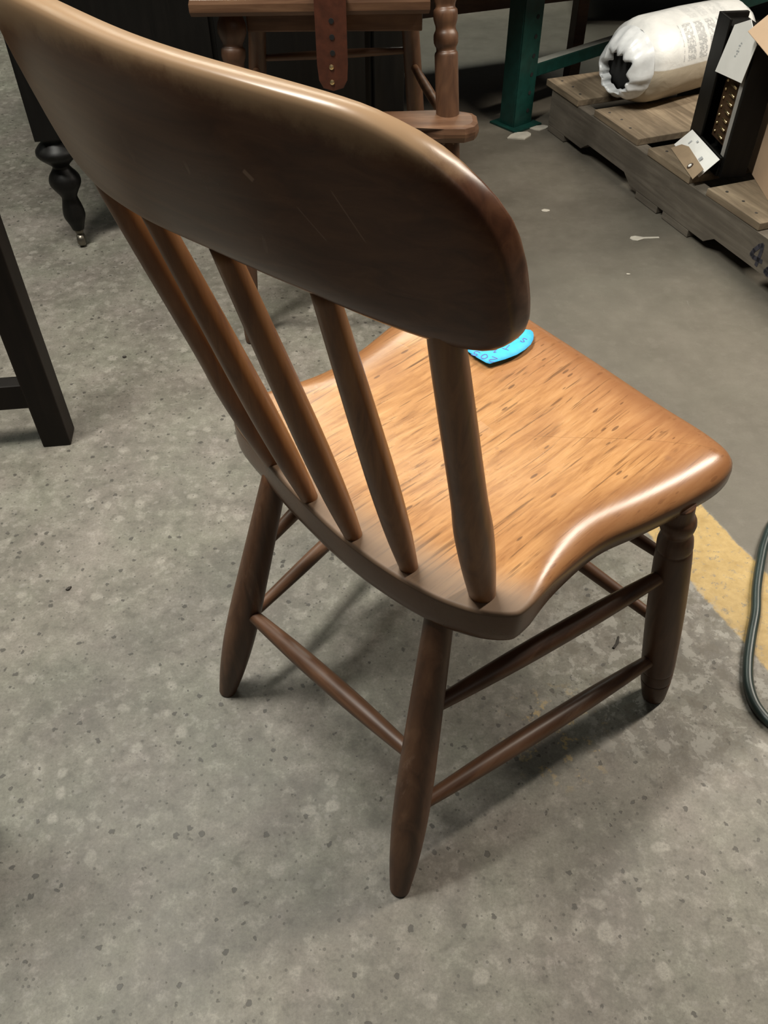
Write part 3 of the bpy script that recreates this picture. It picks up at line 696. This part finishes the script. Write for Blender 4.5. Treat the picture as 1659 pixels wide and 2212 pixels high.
# local x = along the stringer, local y = across (to the right of the picture)
def stringer(y0):
    b2 = BM(); pts = [(0, 0.02), (0.20, 0.02), (0.235, 0.045), (0.43, 0.045), (0.465, 0.02), (0.80, 0.02), (0.835, 0.045), (1.03, 0.045), (1.065, 0.02), (1.22, 0.02), (1.22, 0.122), (0, 0.122)]
    prism(b2, pts, 0, 0.038, 0.0015)
    bmesh.ops.transform(b2, matrix=Matrix.Translation((0, y0 + 0.038, 0)) @ Matrix.Rotation(PI / 2, 4, 'X'), verts=b2.verts[:]); return b2
for y0 in (0.0, 0.46, 0.94):
    s_ = obj('stringer', stringer(y0), 'pallet_grey', pal)
    if y0 == 0.0: st0 = s_
random.seed(3)
def board(x0, x1, z0, z1, y0, y1, mat, nm):
    b2 = BM(); box(b2, x0, x1, y0, y1, z0, z1, 0.0018)
    for v in b2.verts: v.co.x += 0.004 * noise.noise(v.co * 9) ; v.co.z += 0.0015 * noise.noise(v.co * 5 + Vector((x0 * 9, 0, 0)))
    return obj(nm, b2, mat, pal)
for i, (x0, x1, y0) in enumerate(((-0.035, 0.155, -0.004), (0.235, 0.455, 0.004), (0.515, 0.700, -0.002), (0.765, 0.960, 0.0), (1.02, 1.2, 0.002))):
    bb = board(x0, x1, 0.1225, 0.1405, y0, 0.98 + 0.01 * (i % 2), 'pallet_wood', 'deck_board')
    for yy, dx in ((0.03, 0.035), (0.035, 0.09), (0.025, 0.15)):
        if x0 + dx < x1 - 0.015:
            b2 = BM(); lathe(b2, (x0 + dx, yy, 0.1400), (x0 + dx, yy, 0.1416), [(0, 0.004), (1, 0.0035)], 8, 1); obj('nail_head', b2, 'dirt', bb)
for x0, x1 in ((0.0, 0.10), (0.50, 0.60), (0.625, 0.74), (1.10, 1.2)):
    board(x0, x1, 0.001, 0.0195, 0.0, 0.98, 'pallet_grey', 'bottom_board')
# the number stencilled on the near stringer
GL['2b'] = GL['2']
b2 = BM()
GL['7'] = [[(0, 1), (.7, 1), (.3, 0)]]
write(b2, '42', (0.965, 0.075), (0.96, 0.0), 0.048, 0.010, lambda x, y: 0.0)
bmesh.ops.transform(b2, matrix=Matrix.Translation((0, -0.0008, -0.02)) @ Matrix.Rotation(PI / 2, 4, 'X'), verts=b2.verts[:])
obj('stencil', b2, 'ink', st0)

# ------------------------------------------------------------------ white bag lying on the pallet
bag = thing('plastic_bag', 'white printed plastic bag lying on its side with torn dark open end', 'bag', (0.690, 2.490, 0.2515), 0.56)
def bag_mesh():
    bm = BM(); S = 64; rings = []
    prof = [(-0.012, 0.086), (0.0, 0.097), (0.015, 0.104), (0.035, 0.1075), (0.07, 0.109), (0.12, 0.1085), (0.2, 0.108), (0.3, 0.107), (0.36, 0.104), (0.39, 0.09), (0.40, 0.05)]
    for x, r in prof:
        ring = []
        for k in range(S):
            a = 2 * PI * k / S
            n_ = noise.noise(Vector((x * 9, math.cos(a) * 2.2, math.sin(a) * 2.2))) * 0.006 + noise.noise(Vector((x * 22, math.cos(a) * 6, math.sin(a) * 6))) * 0.0025
            rr = r + n_
            y = rr * math.sin(a) * 1.03; z = rr * math.cos(a)
            z = max(z, -0.1095)
            ring.append(bm.verts.new((x, y, z)))
        rings.append(ring)
    for r0, r1 in zip(rings, rings[1:]):
        for k in range(S): bm.faces.new((r0[k], r0[(k + 1) % S], r1[(k + 1) % S], r1[k]))
    bm.faces.new(rings[-1]); return bm
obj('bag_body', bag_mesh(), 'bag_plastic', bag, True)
# gathered end with a ragged hole and the dark hollow behind it
bm = BM(); S = 64; rings = []
HC = (0.005, -0.022)
for j, (x, f) in enumerate(((-0.010, 1.0), (-0.024, 0.93), (-0.040, 0.83), (-0.053, 0.72), (-0.058, 0.66), (-0.060, 0.61), (-0.050, 0.56), (-0.028, 0.54))):
    ring = []
    for k in range(S):
        a = 2 * PI * k / S
        fold = math.sin(a * 11 + 1.3 * math.sin(a * 3)) * 0.006 * (1 - abs(f - 0.72) * 1.6) + noise.noise(Vector((math.cos(a) * 3, math.sin(a) * 3, j * 0.7))) * 0.006 * (1 if 0 < j else 0.2)
        r = 0.090 * f + fold * (1 if j else 0)
        wig = 1 + (0.16 * noise.noise(Vector((math.cos(a) * 1.8, math.sin(a) * 1.8, 3.3))) if f < 0.8 else 0)
        c = 1 - f
        ring.append(bm.verts.new((x + 0.5 * fold, HC[0] * c * 2 + r * wig * math.sin(a) * 1.02, max(-0.1090, HC[1] * c * 2 + r * wig * math.cos(a)))))
    rings.append(ring)
for r0, r1 in zip(rings, rings[1:]):
    for k in range(S): bm.faces.new((r0[k], r0[(k + 1) % S], r1[(k + 1) % S], r1[k]))
obj('gathered_end', bm, 'bag_film', bag, True)
bm = BM(); lathe(bm, (-0.030, 0.005, -0.024), (0.05, 0.0, -0.01), [(0, 0.056), (0.5, 0.058), (1, 0.04)], 24, 2); obj('hollow', bm, 'hole_black', bag, True)
# logo block printed near the far end of the bag
def on_bag(x, a, r=0.1135): return Vector((x, r * math.sin(a) * 1.03, r * math.cos(a)))
bm = BM()
for (xa, xb, aa, ab) in ((0.262, 0.285, -0.80, -0.98), (0.268, 0.30, -0.98, -1.12)):
    n = 6
    for i in range(n):
        a0 = aa + (ab - aa) * i / n; a1 = aa + (ab - aa) * (i + 1) / n
        bm.faces.new([bm.verts.new(on_bag(x, a)) for x, a in ((xa, a0), (xb, a0), (xb, a1), (xa, a1))])
obj('printed_logo', bm, 'print_grey', bag)

# ------------------------------------------------------------------ black case with brass studs, standing on the pallet
ZD = 0.1410
cs = thing('wooden_case', 'black open-fronted wooden case with rows of brass studs on pallet', 'case', (0.822, 2.003, ZD), math.atan2(0.207, -0.02) - PI / 2)
# local y: away along the open face, local x: depth (to the right); open face at x = 0
Hc = 0.295
def pc(nm, x0, x1, y0, y1, z0, z1, mat='black_wood', bev=0.0015, par=None):
    b2 = BM(); box(b2, x0, x1, y0, y1, z0, z1, bev); return obj(nm, b2, mat, par or cs)
pc('side_panel', 0.0, 0.064, 0.0, 0.012, 0, Hc); pc('side_panel', 0.0, 0.064, 0.200, 0.212, 0, Hc + 0.012)
pc('back_panel', 0.054, 0.064, 0.012, 0.200, 0, Hc); pc('bottom_panel', 0.0, 0.054, 0.012, 0.200, 0, 0.012)
pc('top_panel', 0.0, 0.054, 0.012, 0.200, Hc - 0.012, Hc)
pc('face_stile', -0.006, 0.0, 0.145, 0.212, 0, Hc + 0.012); pc('face_rail', -0.006, 0.0, 0.012, 0.145, 0.0, 0.045)
pc('pale_strip', 0.0, 0.006, 0.0125, 0.030, 0.046, Hc - 0.02, 'pale_strip', 0.001)
sp = pc('studded_strip', 0.020, 0.030, 0.06, 0.142, 0.05, Hc - 0.015, 'studded_strip', 0.001)
for i in range(11):
    z = 0.065 + i * 0.0195
    b2 = BM(); lathe(b2, (0.0198, 0.126, z), (0.0150, 0.126, z), [(0, 0.0040), (0.5, 0.0036), (1, 0.0016)], 10, 1); obj('stud', b2, 'brass', sp, True)
    b2 = BM(); lathe(b2, (0.0165, 0.098, z), (0.0140, 0.070 - 0.0009 * i, z + 0.001), [(0, 0.0032), (1, 0.0030)], 8, 1); obj('pin', b2, 'brass', sp, True)

# cards
def card(name, label, pts, mat, th=0.0008):
    """flat card from four world corners"""
    P = [Vector(p) for p in pts]; c = sum(P, Vector()) / len(P); n = (P[1] - P[0]).cross(P[-1] - P[0]).normalized()
    bm = BM(); a = [bm.verts.new(p - c - n * th / 2) for p in P]; d = [bm.verts.new(p - c + n * th / 2) for p in P]
    bm.faces.new(a[::-1]); bm.faces.new(d)
    for i in range(len(a)): bm.faces.new((a[i], a[(i + 1) % len(a)], d[(i + 1) % len(a)], d[i]))
    o = obj(name, bm, mat, None, False, c); tag(o, label, 'tag'); return o, c, n
def csw(x, y, z): return Matrix.Translation((0.822, 2.003, ZD)) @ Matrix.Rotation(math.atan2(0.207, -0.02) - PI / 2, 4, 'Z') @ Vector((x, y, z))
o1, c1, n1 = card('price_tag', 'large white blank-looking tag hanging across the studded black case', [csw(-0.0085, 0.150, 0.195), csw(-0.0085, 0.008, 0.215), csw(-0.010, -0.015, 0.300), csw(-0.010, 0.040, 0.335), csw(-0.009, 0.112, 0.305)], 'white_card')
o2, c2_, n2 = card('price_tag', 'small white tag propped at the foot of the black case', [csw(-0.042, 0.205, 0.002), csw(-0.050, 0.008, 0.002), csw(-0.010, 0.006, 0.044), csw(-0.010, 0.190, 0.044)], 'white_card')
o3, c3_, n3 = card('string_tag', 'brown manila tag with reinforced eyelet in front of small white tag', [csw(-0.058, 0.185, 0.0015), csw(-0.068, 0.0, 0.0015), csw(-0.044, 0.006, 0.022), csw(-0.036, 0.130, 0.026), csw(-0.040, 0.165, 0.018)], 'manila')
def card_marks(o, c, n, P0, ux, uy, rows):
    # faint printed lines on a card: P0 and the two directions lie in the card
    nn = n if n.dot(Vector((-0.6, -0.6, 0.5))) > 0 else -n
    for u0, u1, v0, v1 in rows:
        bm = BM(); bm.faces.new([bm.verts.new(P0 + ux * a + uy * b_ - c + nn * 0.0007) for a, b_ in ((u0, v0), (u1, v0), (u1, v1), (u0, v1))])
        obj('printed_line', bm, 'print_grey', o)
q0, q1, q3 = csw(-0.0085, 0.150, 0.195), csw(-0.0085, 0.008, 0.215), csw(-0.009, 0.112, 0.305)
card_marks(o1, c1, n1, q0, q1 - q0, q3 - q0, [(0.42 + 0.03 * (k % 2), 0.47 + 0.02 * (k % 3), 0.42 + 0.055 * k, 0.455 + 0.055 * k) for k in range(6)])
q0, q1, q3 = csw(-0.042, 0.205, 0.002), csw(-0.050, 0.008, 0.002), csw(-0.010, 0.190, 0.044)
card_marks(o2, c2_, n2, q0, q1 - q0, q3 - q0, [(0.66, 0.72, 0.42, 0.62), (0.20, 0.23, 0.5, 0.7), (0.3, 0.34, 0.8, 0.9)])
bm = BM(); e = (csw(-0.0565, 0.055, 0.0105) - c3_); nn = n3 if n3.z > 0 else -n3
lathe(bm, e, e + nn * 0.0012, [(0, 0.0085), (1, 0.008)], 16, 1); obj('eyelet_ring', bm, 'studded_strip', o3)
bm = BM(); lathe(bm, e + nn * 0.0010, e + nn * 0.0018, [(0, 0.0046), (1, 0.0046)], 14, 1); obj('eyelet_hole', bm, 'white_card', o3)

# ------------------------------------------------------------------ cardboard box beside the case
cx = thing('cardboard_box', 'brown cardboard box with raised flap at right edge of pallet', 'box', (0.905, 1.985, ZD), -0.05)
def cbp(nm, x0, x1, y0, y1, z0, z1, M=None):
    b2 = BM(); box(b2, x0, x1, y0, y1, z0, z1, 0.0008, M); return obj(nm, b2, 'cardboard', cx)
cbp('side', 0, 0.004, -0.20, 0.15, 0, 0.44); cbp('side', 0.296, 0.30, -0.20, 0.15, 0, 0.44)
cbp('side', 0.004, 0.296, 0.146, 0.15, 0, 0.44); cbp('side', 0.004, 0.296, -0.20, -0.196, 0, 0.44); cbp('bottom', 0.004, 0.296, -0.196, 0.146, 0, 0.004)
cbp('flap', -0.165, 0.0, -0.19, -0.004, 0, 0.003, Matrix.Translation((0.0, 0, 0.441)) @ Matrix.Rotation(-0.78, 4, 'Y'))

# ------------------------------------------------------------------ background furniture at the top edge
bt = thing('trunk', 'black cabinet on short turned feet behind the white bag', 'cabinet', (0.80, 3.78, 0), -0.10)
for x, y in ((0, 0), (0.9, 0), (0, 0.45), (0.9, 0.45)):
    bm = BM(); lathe(bm, (x, y, 0), (x, y, 0.10), [(0, 0.018), (0.15, 0.028), (0.4, 0.034), (0.7, 0.022), (1, 0.03)], 16, 2); obj('foot', bm, 'black_wood', bt, True)
bm = BM(); box(bm, -0.04, 0.94, -0.04, 0.5, 0.10, 0.7, 0.006); obj('body', bm, 'black_wood', bt)
bm = BM(); box(bm, -0.06, 0.96, -0.06, 0.52, 0.7, 0.73, 0.006); obj('top', bm, 'black_wood', bt)
bc = thing('low_bench', 'reddish brown low bench behind the high chair, only its lower rail showing', 'bench', (-0.045, 2.745, 0), 0.36)
bm = BM(); box(bm, 0.0, 0.78, 0, 0.022, 0.275, 0.40, 0.003); obj('front_rail', bm, 'brown_wood', bc)
bm = BM(); box(bm, 0.0, 0.78, 0.43, 0.452, 0.275, 0.40, 0.003); obj('back_rail', bm, 'brown_wood', bc)
bm = BM(); box(bm, -0.01, 0.81, -0.03, 0.482, 0.40, 0.428, 0.005); obj('bench_top', bm, 'brown_wood', bc)
for x, y in ((0.025, 0.045), (0.755, 0.045), (0.025, 0.408), (0.755, 0.408)):
    bm = BM(); box(bm, x - 0.02, x + 0.02, y - 0.02, y + 0.02, 0, 0.40, 0.003); obj('leg', bm, 'brown_wood', bc)

# ------------------------------------------------------------------ litter on the floor
def flat_scrap(name, label, cat, outline, loc, rot, mat='scrap', th=0.0016):
    bm = BM(); prism(bm, outline, 0, th, 0.0003); o = obj(name, bm, mat, None, False, (*loc, 0.0002), (0, 0, rot)); tag(o, label, cat); return o
ky = [(-0.024, -0.010), (-0.012, -0.013), (0.0, -0.007), (0.006, -0.004), (0.046, -0.0035), (0.046, 0.0035), (0.006, 0.004), (0.0, 0.007), (-0.012, 0.012), (-0.024, 0.009), (-0.029, 0)]
flat_scrap('flat_key', 'small flat pale key-shaped piece lying beside the pallet', 'key', ky, (0.655, 1.976), 0.05)
rs = random.Random(11)
def blob(r): return [(r * (0.6 + 0.6 * rs.random()) * math.cos(a), 0.6 * r * (0.6 + 0.6 * rs.random()) * math.sin(a)) for a in [2 * PI * k / 8 for k in range(8)]]
flat_scrap('paper_scrap', 'crumpled pale scrap on floor at the foot of the green upright', 'scrap', blob(0.045), (0.425, 2.625), 0.4, 'scrap', 0.004)
flat_scrap('paper_scrap', 'pale scrap between the green upright and the pallet corner', 'scrap', blob(0.035), (0.487, 2.69), 0.2, 'scrap', 0.003)
flat_scrap('wood_chip', 'pale chip on the open floor between crest rail and pallet', 'scrap', blob(0.013), (0.435, 2.13), 0.3)
flat_scrap('wood_chip', 'tiny pale chip on floor below the flat key', 'scrap', blob(0.005), (0.585, 1.80), 0.1)
flat_scrap('dirt_speck', 'black speck on floor between the dark table leg and the chair', 'speck', blob(0.006), (-0.545, 1.475), 0.3, 'dirt', 0.003)
flat_scrap('dirt_speck', 'black speck on floor left of the rear left leg', 'speck', blob(0.005), (-0.50, 0.845), 0.9, 'dirt', 0.003)
flat_scrap('twig_piece', 'short dark curl lying beside the turned front leg', 'scrap', [(-0.012, -0.002), (0.0, -0.0035), (0.012, 0.0), (0.012, 0.0025), (0.0, 0.0), (-0.012, 0.0015)], (0.345, 0.735), 1.0, 'dirt', 0.002)
